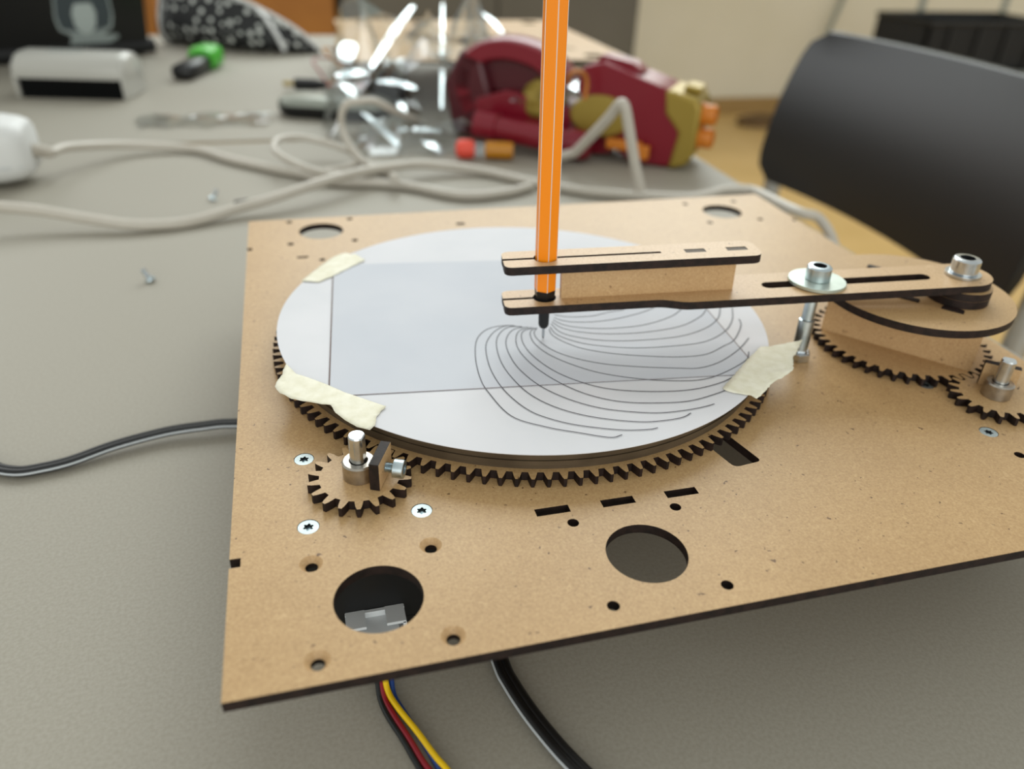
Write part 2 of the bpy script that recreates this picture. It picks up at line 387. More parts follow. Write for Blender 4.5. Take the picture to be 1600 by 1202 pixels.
g = G(); g.plate(outer, holes, -3, 0)
bp = build('base_plate', g, ['mdf', 'burn'], t)
# countersunk holes: light conical mouth over a dark pilot bore
for q in csk:
    g = G(); n = 28
    g.cyl((q[0], q[1], 0), (q[0], q[1], -3), 3, n=n, caps=(False, False), prof=((0, 3.0), (1.5, 1.65)), m=0)
    g.cyl((q[0], q[1], 0), (q[0], q[1], -3), 3, n=n, caps=(False, False), prof=((1.5, 1.65), (3.0, 1.6)), m=1)
    build('countersink', g, ['raw', 'burn'], t)
# countersunk screws with star recess
def star(x, y, r0, r1, n=6, k=8):
    return [(x + (r1 + (r0 - r1) * (.5 + .5 * math.cos(n * a))) * math.cos(a + .3), y + (r1 + (r0 - r1) * (.5 + .5 * math.cos(n * a))) * math.sin(a + .3)) for a in [2 * math.pi * i / (n * k) for i in range(n * k)]]
for q in scr:
    g = G(); g.plate(circ(q[0], q[1], 2.85, 36), [star(q[0], q[1], 1.5, 1.0)], -.9, -.12, 0, 1)
    g.cyl((q[0], q[1], -1.2), (q[0], q[1], -.88), 1.9, n=16, m=2)
    s_ = build('screw_head', g, ['zincs', 'dark', 'zincd'], t, ang=30)
for cx, cy in ((35.6, 67.4), (258.6, 65.8)):
    sm = build('stepper_motor', G().rings([[(x, y, z) for x, y in rpoly([(cx - 21.1, cy - 21.1), (cx + 21.1, cy - 21.1), (cx + 21.1, cy + 21.1), (cx - 21.1, cy + 21.1)], 5, 2)] for z in (TZ + .1, TZ + 8)]).rings([[(x, y, z) for x, y in rpoly([(cx - 21.1, cy - 21.1), (cx + 21.1, cy - 21.1), (cx + 21.1, cy + 21.1), (cx - 21.1, cy + 21.1)], 5, 2)] for z in (-12, -3.05)]).rings([[(x, y, z) for x, y in rpoly([(cx - 21, cy - 21), (cx + 21, cy - 21), (cx + 21, cy + 21), (cx - 21, cy + 21)], 8, 2)] for z in (TZ + 8, -12)]), 'black', t)
    # connector: nylon shell open at the front
    yc = cy - 21.1 - 3.2; zc = -33.5; g = G()
    g.box((cx, yc, zc - 3.6), (17, 6.4, 1)).box((cx - 8, yc, zc), (1, 6.4, 7)).box((cx + 8, yc, zc), (1, 6.4, 7)).box((cx - 5.6, yc, zc + 3.6), (5.4, 6.4, 1)).box((cx + 5.6, yc, zc + 3.6), (5.4, 6.4, 1)).box((cx, yc + 2.6, zc), (17, 1, 8)).box((cx, yc - 1, zc - .4), (12.5, 7.5, 4.6))
    build('connector', g, 'nylon', sm)

# ================================================================ turntable
TC = (106.8, 147.4)
t = thing('turntable', 'large toothed fibreboard turntable gear under the round white paper', 'turntable', (TC[0], TC[1], 0.05))
g = G(); pts = [(TC[0] + x, TC[1] + y) for x, y in gear(125, 1.5, ph=math.radians(227.6))]
build('toothed_ring', g.plate(pts, [], .1, 3.1), ['mdf', 'burn'], t)
for i, (z0, z1, r) in enumerate(((3.1, 4.75, 90.2), (4.85, 6.5, 91.0), (6.6, 8.2, 90.6), (8.3, 10.0, 91.6))):
    g = G(); g.plate(circ(TC[0], TC[1], r, 160), [], z0, z1); g.cyl((TC[0], TC[1], z1), (TC[0], TC[1], z1 + .05), r - .8, n=96, m=1)
    build('disc_layer', g, ['burn2', 'burn2'], t)
# round paper
t = thing('round_paper', 'round white sheet of paper with swirling grey pen lines on the turntable', 'paper', (TC[0], TC[1], 10.05))
g = G(); g.plate(circ(TC[0], TC[1], 92.9, 180), [], 10.08, 10.3, 0, 0); build('sheet', g, 'paper', t)
ARCS = [
[(100.1,136.5),(94.8,137.1),(89.8,135.6),(85.8,131.6),(82.8,125.2),(80.3,113.9),(79.1,101.8),(79.7,92.8),(83.5,77.7),(92.4,69.7),(101.6,64.5),(109.7,60.4),(113.8,60.9)],
[(102.7,134.8),(97.0,136.7),(91.5,132.9),(87.1,125.9),(85.1,118.7),(83.9,107.6),(84.4,96.9),(86.4,87.7),(89.6,79.9),(93.9,74.6),(101.8,68.8),(114.1,63.5),(122.6,61.9),(126.0,62.1)],
[(102.8,135.1),(98.3,135.6),(94.6,133.1),(91.2,127.4),(89.3,119.4),(88.6,109.4),(89.6,99.7),(92.3,89.5),(97.2,81.2),(104.3,74.5),(113.1,69.5),(123.1,66.0),(131.5,65.4),(136.6,66.0),(139.8,67.6)],
[(105.0,134.3),(99.7,133.7),(96.0,129.6),(93.5,123.1),(92.7,114.3),(93.6,104.3),(97.4,92.9),(104.0,83.4),(112.3,76.3),(121.5,72.1),(130.1,69.7),(138.9,69.4),(145.5,70.0),(149.7,70.9)],
[(106.4,133.7),(101.7,132.5),(98.8,128.3),(97.0,120.9),(97.4,112.6),(100.2,102.3),(105.4,91.9),(112.3,83.6),(121.2,78.0),(132.5,75.1),(142.7,74.2),(153.1,76.4),(161.2,79.2)],
[(107.0,133.1),(102.6,131.5),(100.6,127.9),(99.7,121.1),(100.8,112.0),(104.9,101.3),(111.3,92.7),(119.6,86.4),(132.1,82.2),(145.7,80.5),(157.8,82.5),(166.8,86.7),(170.6,90.1)],
[(107.7,133.0),(105.2,131.0),(103.9,127.3),(103.8,121.0),(106.3,113.0),(111.8,104.8),(119.9,96.9),(132.0,90.4),(144.9,86.5),(154.3,85.9),(164.4,89.3),(174.6,95.0),(178.6,100.2)],
[(108.1,132.9),(105.9,129.3),(105.8,123.7),(108.6,115.6),(114.5,108.5),(123.5,102.4),(135.1,98.0),(148.5,94.3),(155.6,93.1),(164.6,95.6),(175.4,102.3),(184.1,110.0)],
[(112.3,131.3),(112.0,126.5),(114.7,120.4),(120.2,114.0),(130.2,108.3),(141.6,104.3),(152.1,101.7),(162.2,101.6),(171.7,106.1),(177.7,109.6),(186.0,119.5),(188.3,125.1)],
[(113.1,132.8),(113.7,126.9),(117.3,121.5),(124.0,116.3),(136.9,111.5),(151.8,109.7),(165.8,110.4),(177.1,116.2),(185.1,124.8),(190.5,134.6)],
[(114.3,135.1),(115.6,128.2),(120.3,123.3),(129.5,118.6),(142.7,116.2),(158.9,116.2),(171.8,120.6),(180.4,127.5),(186.1,136.4)],
[(115.1,136.6),(117.4,131.1),(123.0,126.7),(132.8,123.2),(146.7,121.8),(162.4,123.7),(173.7,129.7),(179.0,134.9)],
[(116.0,138.1),(118.9,133.3),(125.6,129.5),(136.0,127.2),(149.1,127.5),(162.0,131.9),(169.8,137.6)],
[(116.9,139.7),(121.3,135.7),(130.3,133.7),(140.3,134.3),(151.7,137.4),(159.0,140.6)],
[(117.8,142.1),(123.3,139.3),(132.0,138.5),(140.2,140.5),(146.4,141.1)]]
def ribbon(g, pts, w, z):
    P = [Vector((p[0], p[1], 0)) for p in pts]; ids = []
    for i, p in enumerate(P):
        tn = (P[min(i + 1, len(P) - 1)] - P[max(i - 1, 0)]).normalized(); n_ = Vector((-tn.y, tn.x, 0)) * w / 2
        ids.append((g.P((p.x + n_.x, p.y + n_.y, z)), g.P((p.x - n_.x, p.y - n_.y, z))))
    for a, b in zip(ids[:-1], ids[1:]): g.F((a[0], a[1], b[1], b[0]))
    return g
for a in ARCS:
    p = spline([(x, y, 0) for x, y in a], 7); build('ink_line', ribbon(G(), p, .34, 10.56), 'ink', t)
# postcard-size sheet inside
CR = [(29.5, 100.4), (175.3, 85.2), (184.3, 190.5), (38.0, 206.3)]
t2 = thing('rectangular_paper', 'greyer rectangular paper panel in the middle of the round sheet', 'paper', (TC[0], TC[1], 10.3))
build('sheet', G().plate(CR, [], 10.32, 10.46, 0, 0), 'paper2', t2)
for a, b, w in ((0, 1, .32), (3, 0, .5), (1, 2, .34)):
    build('outline', ribbon(G(), [CR[a], CR[b]], w, 10.52), 'pencil', t2)

# masking tape
def tape(pts, label, zfun):
    o = []
    cxm = sum(p[0] for p in pts) / len(pts); cym = sum(p[1] for p in pts) / len(pts)
    # densify the torn outline
    dn = []
    for i, p in enumerate(pts):
        q = pts[(i + 1) % len(pts)]; L = math.hypot(q[0] - p[0], q[1] - p[1]); k = max(1, int(L / 1.2))
        for j in range(k):
            x = p[0] + (q[0] - p[0]) * j / k; y = p[1] + (q[1] - p[1]) * j / k
            nn = noise.noise((x * .9, y * .9, 3.1)) * .35; dn.append((x + nn, y - nn))
    # interior grid points make the strip bend over the rim
    loops = [[Vector((x, y, 0)) for x, y in dn]]
    tr = tessellate_polygon(loops); g = G(); vs = [Vector((x, y, 0)) for x, y in dn]
    import bmesh
    bm = bmesh.new(); bv = [bm.verts.new(v) for v in vs]
    for a in tr:
        try: bm.faces.new([bv[i] for i in a])
        except ValueError: pass
    for _ in range(3):
        es = [e for e in bm.edges if e.calc_length() > 2.2]
        if not es: break
        bmesh.ops.subdivide_edges(bm, edges=es, cuts=1); bmesh.ops.triangulate(bm, faces=bm.faces[:])
    bmesh.ops.recalc_face_normals(bm, faces=bm.faces[:])
    bm.verts.index_update()
    for v in bm.verts: g.P((v.co.x, v.co.y, zfun(v.co.x, v.co.y)))
    for f in bm.faces:
        ids = [v.index for v in f.verts]; g.F(ids if f.normal.z > 0 else ids[::-1])
    bm.free()
    return tag(build('masking_tape', g, 'tape', solid=-.14, ang=60), label, 'tape', 'masking tape holding the paper')
def zdrop(k, wr=.35):
    def f(x, y):
        r = math.hypot(x - TC[0], y - TC[1]) - 92.6
        z = 10.66 + .12 * noise.noise((x * .25, y * .25, 0))
        return z + (k * r + wr * r * .15 * noise.noise((x * .3, y * .3, 5)) if r > 0 else 0)
    return f
tape([(24.0,191.2),(31.0,188.9),(36.9,193.6),(51.9,208.7),(48.1,216.3),(46.4,215.5),(44.0,220.3),(40.2,218.8),(36.7,214.0),(34.0,209.2),(30.5,202.6)], 'cream masking tape piece on the far left rim of the round paper', zdrop(-.25))
tape([(16.9,123.5),(19.8,116.2),(23.4,113.2),(29.1,107.5),(34.6,101.3),(46.4,90.5),(43.0,85.8),(42.0,80.9),(40.1,79.1),(36.5,81.4),(33.4,85.9),(30.9,90.3),(29.8,94.9),(27.0,96.2),(21.4,99.4),(17.9,101.9),(14.4,106.2),(13.0,110.1),(13.2,111.5),(15.5,117.1),(15.7,119.4)], 'long torn masking tape strip on the near left paper rim above the small gear', zdrop(-.06))
tape([(156.8,79.0),(175.0,94.8),(184.5,102.5),(188.2,102.0),(198.5,102.8),(202.8,103.6),(195.1,95.6),(191.6,92.4),(187.5,85.0),(181.9,81.7),(174.8,78.0),(165.8,70.9),(164.4,70.4),(163.9,72.9),(159.0,75.5),(157.0,77.5)], 'torn masking tape strip sticking out from the right paper rim beside the upright bolt', zdrop(.03))

# ================================================================ pinions
def pinion(cx, cy, label, phg, screw_dir):
    t = thing('pinion', label, 'gear', (cx, cy, .05), 'small motor pinions')
    g = G(); pts = [(cx + x, cy + y) for x, y in gear(18, 1.5, phg)]
    g.plate(pts, [circ(cx, cy, 2.6, 24)], .1, 3.1); build('toothed_disc', g, ['mdf', 'burn'], t)
    g = G(); n = 48
    g.cyl((cx, cy, 3.1), (cx, cy, 9), 4.8, n=n, prof=((0, 4.7), (.2, 4.8), (5.1, 4.8), (5.6, 4.35), (5.6, 2.75), (4.2, 2.7)))
    build('collar', g, 'brushed', t, ang=25)
    g = G(); D = []
    for i in range(33):
        a = 2 * math.pi * i / 33; x = 2.45 * math.cos(a); y = 2.45 * math.sin(a); D.append((max(-3, x), y))
    rot = math.radians(screw_dir)
    D = [(min(x, 2.0) * math.cos(rot) - y * math.sin(rot), min(x, 2.0) * math.sin(rot) + y * math.cos(rot)) for x, y in D]
    g.rings([[(cx + x * k, cy + y * k, z) for x, y in D] for z, k in ((0.1, 1), (17.0, 1), (17.5, .88))]); build('motor_shaft', g, 'steel', t, ang=25)
    g = G(); g.X = Matrix.Translation((cx, cy, 0)) @ Matrix.Rotation(rot, 4, 'Z')
    bx = [(5.0, -6), (8.0, -6), (8.0, 6), (5.0, 6)]
    g.plate([(-5.8, 3.2), (5.8, 3.2), (5.8, 12.2), (-5.8, 12.2)], [], 0, 3)
    for i in range(len(g.v)):
        p = Matrix.Rotation(-rot, 4, 'Z') @ (g.v[i] - Vector((cx, cy, 0)))
        g.v[i] = Vector((cx, cy, 0)) + Matrix.Rotation(rot, 3, 'Z') @ Vector((4.95 + p.z, p.x, p.y))
    build('clamp_block', g, ['raw', 'burn'], t, bevel=.15)
    d = Vector((math.cos(rot), math.sin(rot), 0)); c = Vector((cx, cy, 7.4))
    g = G(); thr = [(0, 1.5)]
    k = 0
    while k < 3.6: thr += [(k + .12, 1.28), (k + .3, 1.5)]; k += .42
    g.cyl(c + d * 6.5, c + d * 11, 1.5, n=20, prof=thr); s_ = build('set_screw', g, 'zinc', t)
    g = G(); g.cyl(c + d * 10.4, c + d * 13.6, 2.7, n=28, prof=((0, 2.6), (.2, 2.75), (2.9, 2.75), (3.1, 2.55), (3.1, 1.45), (1.6, 1.4))); build('screw_head', g, 'zinc', s_, ang=25)
    return t
MC1, MC2 = (35.6, 67.4), (258.6, 65.8)
a1 = math.atan2(80, 71.2)
pinion(*MC1, 'small toothed pinion at the near left, dark clamp block and screw beside its shaft', math.radians(3.3), -24)
GC = (254.0, 111.3)
a2 = math.atan2(GC[1] - MC2[1], GC[0] - MC2[0])
pinion(*MC2, 'small toothed pinion at the right picture edge, meshing with the crank gear', a2, 48)

# ================================================================ crank gear with drum and top disc
t = thing('crank_gear', 'fibreboard crank gear carrying a box spacer and a plain round disc on top', 'gear', (GC[0], GC[1], .05))
g = G(); g.plate([(GC[0] + x, GC[1] + y) for x, y in gear(43, 1.5, a2 + math.pi + math.pi / 43)], [], .1, 3.1); build('toothed_disc', g, ['mdf', 'burn'], t)
ca = math.atan2(-.76, .65); ct = Vector((math.cos(ca), math.sin(ca), 0)); cn = Vector((-math.sin(ca), math.cos(ca), 0))
Rb = Matrix((ct, cn, Vector((0, 0, 1)))).transposed(); gc = Vector((GC[0], GC[1], 12.1))
for s_ in (-1, 1):
    build('side_panel', G().box(gc + cn * s_ * 11.6, (55.2, 3, 18), Rb), 'raw', t)
    build('end_panel', G().box(gc + ct * s_ * 26.0, (3, 20.2, 18), Rb), 'raw', t)
slots = []
def lr(c, L, w): return [tuple((c + ct * x * L / 2 + cn * y * w / 2).xy) for x, y in ((-1, -1), (1, -1), (1, 1), (-1, 1))]
for s_ in (-1, 1):
    for q in (-17, -.2, 15.2): slots.append(lr(Vector((GC[0], GC[1], 0)) + cn * s_ * 11.6 + ct * q, 7.6, 3.1))
g = G(); g.plate(circ(GC[0], GC[1], 35.0, 96), slots, 21.1, 24.1); build('crank_disc', g, ['mdf', 'burn'], t)
for s_ in (-1, 1):
    for q in (-17, -.2, 15.2): build('tab', G().box(gc + cn * s_ * 11.6 + ct * q + Vector((0, 0, 10.9)), (7.2, 2.8, 3.2), Rb), 'burn', t)
P0 = Vector((107.4, 124.3, 27.2)); U = Vector((1, -.138, .037)).normalized(); N_ = (Vector((0, 0, 1)) - U * U.z).normalized(); V_ = N_.cross(U)
AX = Matrix((U, V_, N_)).transposed().to_4x4(); AX.translation = P0     # arm frame: s along, w across, n up (0 = top face of lower plate)
CB = AX @ Vector((159.0, 0, 0))
for z in (24.2, 27.25):
    g = G(); g.plate(circ(CB.x - .4, CB.y - 1.0, 11.0, 48), [], z, z + 2.95); build('spacer_ring', g, ['mdf', 'burn'], t)

# ================================================================ pen arm
t = thing('pen_arm', 'long fibreboard pen arm with slot, running from the pen to the crank disc', 'arm', tuple(AX @ Vector((60, 0, -3))))
def armpart(name, fn, mats, **k):
    g = G(); fn(g); g.v = [AX @ p for p in g.v]; return build(name, g, mats, t, **k)
hexr = 4.15
def hexa(r=hexr): return [(r * math.cos(math.pi / 3 * i + HA), r * math.sin(math.pi / 3 * i + HA)) for i in range(6)]
HA = math.radians(8)
end = [(159 + 10.2 * math.cos(a), 10.2 * math.sin(a)) for a in [math.radians(-90 + 180 * i / 24) for i in range(25)]]
def halfout(half, sl, ex):   # arm outline with the slit cut from the left end to the pen hole
    return None
low = [(-14.8, -.75)] + rpoly([(-14.8, -.75), (-14.8, -7), (41, -7), (49, -10.2), (60, -10.2)], [0, 4, 12, 12, 0], 8)[1:-1] + [(60, -10.2)] + end + [(60, 10.2)] + rpoly([(60, 10.2), (49, 10.2), (41, 7), (-14.8, 7), (-14.8, .75)], [0, 12, 12, 4, 0], 8)[1:-1] + [(-14.8, .75)]
HX = [(hexr * math.cos(math.radians(180 - 360 * i / 36)), hexr * math.sin(math.radians(180 - 360 * i / 36))) for i in range(1, 36)]
low = low + [(-hexr + .05, .75)] + HX + [(-hexr + .05, -.75)]
slot = [(143.0 + 2.6 * math.cos(a), 2.6 * math.sin(a)) for a in [math.radians(-90 + 15 * i) for i in range(13)]] + [(83.0 + 2.6 * math.cos(a), 2.6 * math.sin(a)) for a in [math.radians(90 + 15 * i) for i in range(13)]]
armpart('lower_plate', lambda g: g.plate(low, [slot], -3, 0), ['raw', 'burn'])
H = 15.0
up = [(-14.8, -.75)] + rpoly([(-14.8, -.75), (-14.8, -7), (76, -7), (76, 7), (-14.8, 7), (-14.8, .75)], [0, 4, 4, 4, 4, 0], 8)[1:-1] + [(-14.8, .75), (-hexr + .05, .75)]
HXt = HX[:17] + [(hexr, .75), (41, .75), (41, -.75), (hexr, -.75)] + HX[18:]
up = up + HXt + [(-hexr + .05, -.75)]
tabs = [[(a, -1.55), (a + 7.4, -1.55), (a + 7.4, 1.55), (a, 1.55)] for a in (49.6, 64.8)]
armpart('upper_plate', lambda g: g.plate(up, tabs, H - 3, H), ['raw', 'burn'])
armpart('web_plate', lambda g: g.box((37.2, 0, (H - 3) / 2), (63, 3, H - 3)), 'raw')
for a in (49.6, 64.8): armpart('tab', lambda g: g.box((a + 3.7, 0, H - 1.6), (7.2, 2.9, 2.9)), 'burn2')

def cap_screw(c, ax, r, h, name, parent, mt):
    c = Vector(c); ax = Vector(ax)
    g = G(); g.cyl(c, c + ax * h, r, n=48, prof=((0, r - .2), (.25, r), (h - .7, r), (h - .15, r - .45), (h, r - .8), (h, r * .56)), caps=(True, False))
    # hexagonal socket
    u = U; v = ax.cross(u)
    rs = [[c + ax * z + (u * math.cos(i * math.pi / 3) + v * math.sin(i * math.pi / 3)) * r * .56 for i in range(6)] for z in (h - .02, h - 2.4)]
    g2 = G(); g2.rings(rs, 0, True, False, True)
    o = build(name, g, mt, parent, ang=28); build('hex_socket', g2, 'dark', o); 
    # flat annulus between the socket and the rim
    return o
# crank bolt
t = thing('crank_bolt', 'short socket-head bolt fixing the arm end to the crank disc', 'bolt', tuple(CB))
build('washer', G().cyl(CB + N_ * .02, CB + N_ * 1.0, 6.3, n=40), 'steel', t)
cap_screw(CB + N_ * 1.0, N_, 4.9, 5.8, 'bolt_head', t, 'steel')
# slider bolt
SB = AX @ Vector((101.5, .2, 0)); B0 = Vector((206.3, 108.4, 0))
t = thing('pivot_bolt', 'tall upright pivot bolt with wide washer passing through the arm slot', 'bolt', (B0.x, B0.y, 0))
build('washer', G().cyl(SB + N_ * .05, SB + N_ * 1.3, 10.3, n=64, prof=((0, 10.2), (.1, 10.3), (1.1, 10.3), (1.25, 10.1))), 'washer', t)
cap_screw(SB + N_ * 1.3, N_, 4.45, 5.4, 'bolt_head', t, 'zinc')
ax = (SB - B0).normalized(); LB = (SB - B0).length
build('shank', G().cyl(B0 + ax * 1, SB, 2.25, n=24), 'zinc', t)
build('sleeve', G().cyl(B0 + ax * 4, B0 + ax * 16.5, 2.9, n=32, prof=((0, 2.2), (.3, 2.85), (12.2, 2.95), (12.5, 2.5))), 'zinc', t)
build('collar', G().cyl(B0 + ax * 3, B0 + ax * 5, 2.7, n=6), 'steel', t)
build('hex_nut', G().cyl(B0 + Vector((0, 0, .05)), B0 + Vector((0, 0, 3.6)), 4.5, n=6, prof=((0, 4.1), (.3, 4.5), (3.2, 4.5), (3.55, 4.0))), 'steel', t, ang=20)

# ================================================================ fineliner pen
PT = Vector((107.9, 124.5, 10.55)); PA = Vector((-.022, .002, 1)).normalized()
t = thing('fineliner_pen', 'orange hexagonal fineliner pen with white edge stripes held upright in the arm', 'pen', tuple(PT))
u = Vector((1, 0, 0)); u = (u - PA * u.dot(PA)).normalized(); v = PA.cross(u)
def hx(z, r, a0): return [PT + PA * z + (u * math.cos(a0 + i * math.pi / 3) + v * math.sin(a0 + i * math.pi / 3)) * r for i in range(6)]
A0 = math.radians(-94.6)
g = G(); g.rings([hx(19.8, 4.0, A0), hx(158, 4.0, A0)]); br = build('barrel', g, 'orange', t, bevel=.35, seg=2)
for i in range(6):
    g = G(); a = A0 + i * math.pi / 3; d = u * math.cos(a) + v * math.sin(a); e = PA.cross(d)
    q = lambda z, k: PT + PA * z + d * (3.93 - abs(k) * .32) + e * k * .42
    g.rings([[q(z, -1), q(z, 0) + d * .06, q(z, 1), q(z, 0) - d * .4] for z in (19.9, 157.9)]); build('edge_stripe', g, 'white', br)
build('end_cap', G().cyl(PT + PA * 158, PT + PA * 163, 3.4, 3.0, 24), 'black', t)
build('collar', G().cyl(PT + PA * 14.6, PT + PA * 20.2, 3.6, n=6, prof=((0, 2.2), (1.2, 3.6), (3.6, 3.75), (5.4, 3.9)), ph=A0), 'black', t)
build('grip_nose', G().cyl(PT + PA * 4.6, PT + PA * 15, 1.9, n=28, prof=((0, 1.25), (.8, 1.75), (1.4, 1.9), (10, 2.0))), 'blackm', t)
build('metal_sleeve', G().cyl(PT + PA * .9, PT + PA * 5, .45, n=14, prof=((0, .5), (1.4, .5), (4, .55))), 'steel', t)
build('nib', G().cyl(PT + PA * .05, PT + PA * 1.2, .3, n=10, prof=((0, .18), (.3, .3), (1.1, .32))), 'black', t)

# ================================================================ wiring of the machine
t = thing('motor_lead', 'four thin coloured motor wires running out under the front edge', 'wires', (38, 20, TZ))
wires = {'blackw': ([(34.0,29.4),(34.2,25.1),(35.5,19.1),(38.5,11.1),(40.8,4.1),(42.6,-.8),(46,-9)], -2.4), 'redw': ([(35.0,29.6),(35.4,24.8),(36.9,19.3),(40.2,10.7),(42.6,3.7),(44.6,-.7),(48,-9)], -.8), 'yellow': ([(36.1,29.8),(36.5,25.6),(38.4,20.0),(42.1,12.2),(45.7,3.8),(47.8,-.2),(51.4,-8)], .8), 'bluew': ([(37.8,30.1),(37.9,25.3),(39.7,19.7),(42.2,13.1),(44.9,5.4),(47.0,-1),(49.8,-9.5)], 2.4)}
for k, (p, dx) in wires.items():
    zz = {'yellow': 1.5, 'redw': .2, 'blackw': 0, 'bluew': 0}[k]
    path = [(35.6 + dx, 40.5, -33.5), (35.6 + dx, 37, -35)] + [(x, y, -41.9 + zz + (2.2 if i == 0 else 0)) for i, (x, y) in enumerate(p)]
    build('wire', G().tube(spline(path, 6), .82, 10), k, t)
t = thing('power_lead', 'black twin power lead with pale stripe, running under the base plate from the left', 'cable', (-20, 100, TZ))
path = [(-130,175.2,-40.6),(-112,168.5,-40.6),(-97.4,160.6,-40.8),(-92.0,156.2,-40.9),(-84.8,153.1,-40.9),(-78.4,153.3,-40.9),(-67.8,155.4,-40.6),(-53.0,161.5,-39.8),(-34.8,166.4,-39.4),(-20.2,167.0,-39),(-9.0,166.5,-39),(15,160,-39.4),(45,135,-40.9),(64,95,-40.9),(69,55,-40.9),(69.4,28.5,-40.9),(70.5,20.4,-40.9),(73.2,10.3,-40.9),(77.1,-.3,-40.9),(80.7,-8.0,-40.9),(85.3,-16.5,-40.9),(92,-28,-40.9)]
pp = spline(path, 6)
def offset(pp, d, dz=0):
    o = []
    for i, p in enumerate(pp):
        tn = (pp[min(i + 1, len(pp) - 1)] - pp[max(i - 1, 0)]); tn.z = 0; tn.normalize(); o.append(p + Vector((-tn.y, tn.x, 0)) * d + Vector((0, 0, dz)))
    return o
build('core', G().tube(offset(pp, .85), 1.55, 12), 'rubber', t); build('core', G().tube(offset(pp, -.95), 1.55, 12), 'rubber', t)
build('stripe', G().tube(offset(pp, -2.5, .25), .42, 8), 'greyst', t)

# ================================================================ things lying on the near table
def table_screw(x, y, lean, label):
    t = thing('loose_screw', label, 'screw', (x, y, TZ), 'loose screws on the table')
    a = math.radians(lean); d = Vector((math.cos(a) * .55, math.sin(a) * .55, .83)).normalized()
    c = Vector((x, y, TZ + .3))
    build('head', G().cyl(c, c + d * 2.2, 2.8, n=20, prof=((0, 2.6), (.4, 2.9), (1.4, 2.9), (2.2, 1.4))), 'zinc', t)
    build('shank', G().cyl(c + d * 1.8, c + d * 8.5, 1.4, n=14, prof=[(0, 1.4)] + [q for k in range(12) for q in ((.3 + k * .5, 1.15), (.55 + k * .5, 1.42))]), 'steel', t)
table_screw(-58.8, 327, 150, 'small zinc screw standing alone on the table left of the base plate')
table_screw(-34.0, 466, 20, 'small zinc screw on the table beside the white cables')
g = G(); g.rings([[(-13.4 + x, 455 + y + x * .25, z) for x, y in rrect(-5, -1.6, 5, 1.6, 1.2, 3)] for z in (TZ + .05, TZ + 2.6)])
tag(build('black_clip', g, 'blackm', bevel=.5), 'tiny black plastic clip lying next to the front white cable', 'clip')

# white power cables
RC = 3.6
def cable(name, pts, r, label, m='wcable', n=14):
    return tag(build(name, G().tube(spline(pts, 7), r, n), m), label, 'cable')
Apts = [(-210,482,-24),(-185.1,470.1,-26),(-167.8,462.1,-28),(-142.0,450.3,-31),(-111.3,430.3,-35),(-81.9,413.4,-38),(-58.4,409.5,-39.3),(-39.2,414.9,-39.3),(-15.7,434.2,-37),(9.9,453.6,-34),(42.7,483.4,-31),(73.4,505.5,-31),(116.1,520.8,-33),(146.4,513.0,-36),(173.9,492.9,-39),(204.5,459.6,-39.3),(223.0,444.0,-39.3),(246.4,427.9,-39.3),(284.6,414.4,-39.3),(311.3,407.3,-39.3),(329.8,412.1,-39.3),(349.3,420.2,-39.3),(368.4,417.4,-39.3),(373,397.8,-39),(375,379.7,-38),(379,360.9,-37),(386,348.9,-40),(390,330,-55),(392,312,-90),(394,300,-160),(396,296,-300),(400,294,-500)]
# height raised along parts of the run keeps the same ground line as seen from the front: pull those points nearer
CAMP = Vector((27.58, -116.516, 146.388))
def lift(x, y, z, z0=-39.3):
    k = (CAMP.z - z) / (CAMP.z - z0); return (CAMP.x + (x - CAMP.x) * k, CAMP.y + (y - CAMP.y) * k, z)
cable('power_cable', [lift(*p) if p[2] > -39.2 else p for p in Apts], RC, 'front white power cable sweeping across the table and over its right edge')
Bpts = [(-163.7,593.9,-25),(-152.6,610.0,-27),(-108.5,610.4,-35),(-56.3,591.7,-39.3),(-24.4,556.6,-39.3),(13.8,520.8,-39.3),(31.8,506.3,-39.3),(52.3,485.2,-39.3),(80.4,477.9,-39.3),(107.9,465.9,-39.3),(141.6,437.8,-39.3),(176.3,440.1,-39.3),(200,452,-39.3)]
cable('socket_cable', [lift(*p) if p[2] > -39.2 else p for p in Bpts], RC - .2, 'white cable leaving the socket block at the left picture edge')
Cpts = [(150,655,-37),(128.8,711.3,-8),(115.1,757.3,4),(96.5,759.0,6),(84.2,748.0,4),(75.7,705.5,-4),(72.0,656.3,-14),(72.2,600.5,-24),(77.8,546.6,-34),(85.1,521.4,-38.5),(96,500,-39.3),(100,485,-32)]
cable('looped_cable', [lift(*p) for p in Cpts], RC - .6, 'white cable arching up in a hoop in front of the black case')
Dpts = [(92,520,-39),(84.5,516.1,-38),(65.6,501.4,-36),(44.2,511.3,-34),(23.0,542.7,-30),(10.8,577.0,-26),(11.0,603.8,-24),(19.3,618.0,-24),(35.8,616.0,-27),(56.8,593.8,-31),(72.5,565.0,-34),(76.6,539.2,-37),(67.3,522.1,-39),(49.3,514.1,-39.3)]
cable('small_loop_cable', [lift(*p) for p in Dpts], RC - .9, 'thin white cable curled in a low flat loop left of the hoop')
g = G(); g.tube(spline([(236,520,-39),(247,490,-26)], 4)[:-1] + spline([(247,490,-26), (253.5,448,8), (256.3,433,22.5), (257.6,429,25.5), (259.4,427,24), (262,426,16), (270,423,-14), (278.5,421,-40.5)], 6), 4.0, 12)
tag(build('bent_cable', g, 'wcable'), 'white cable end bent into a sharp peak in front of the red toy', 'cable')

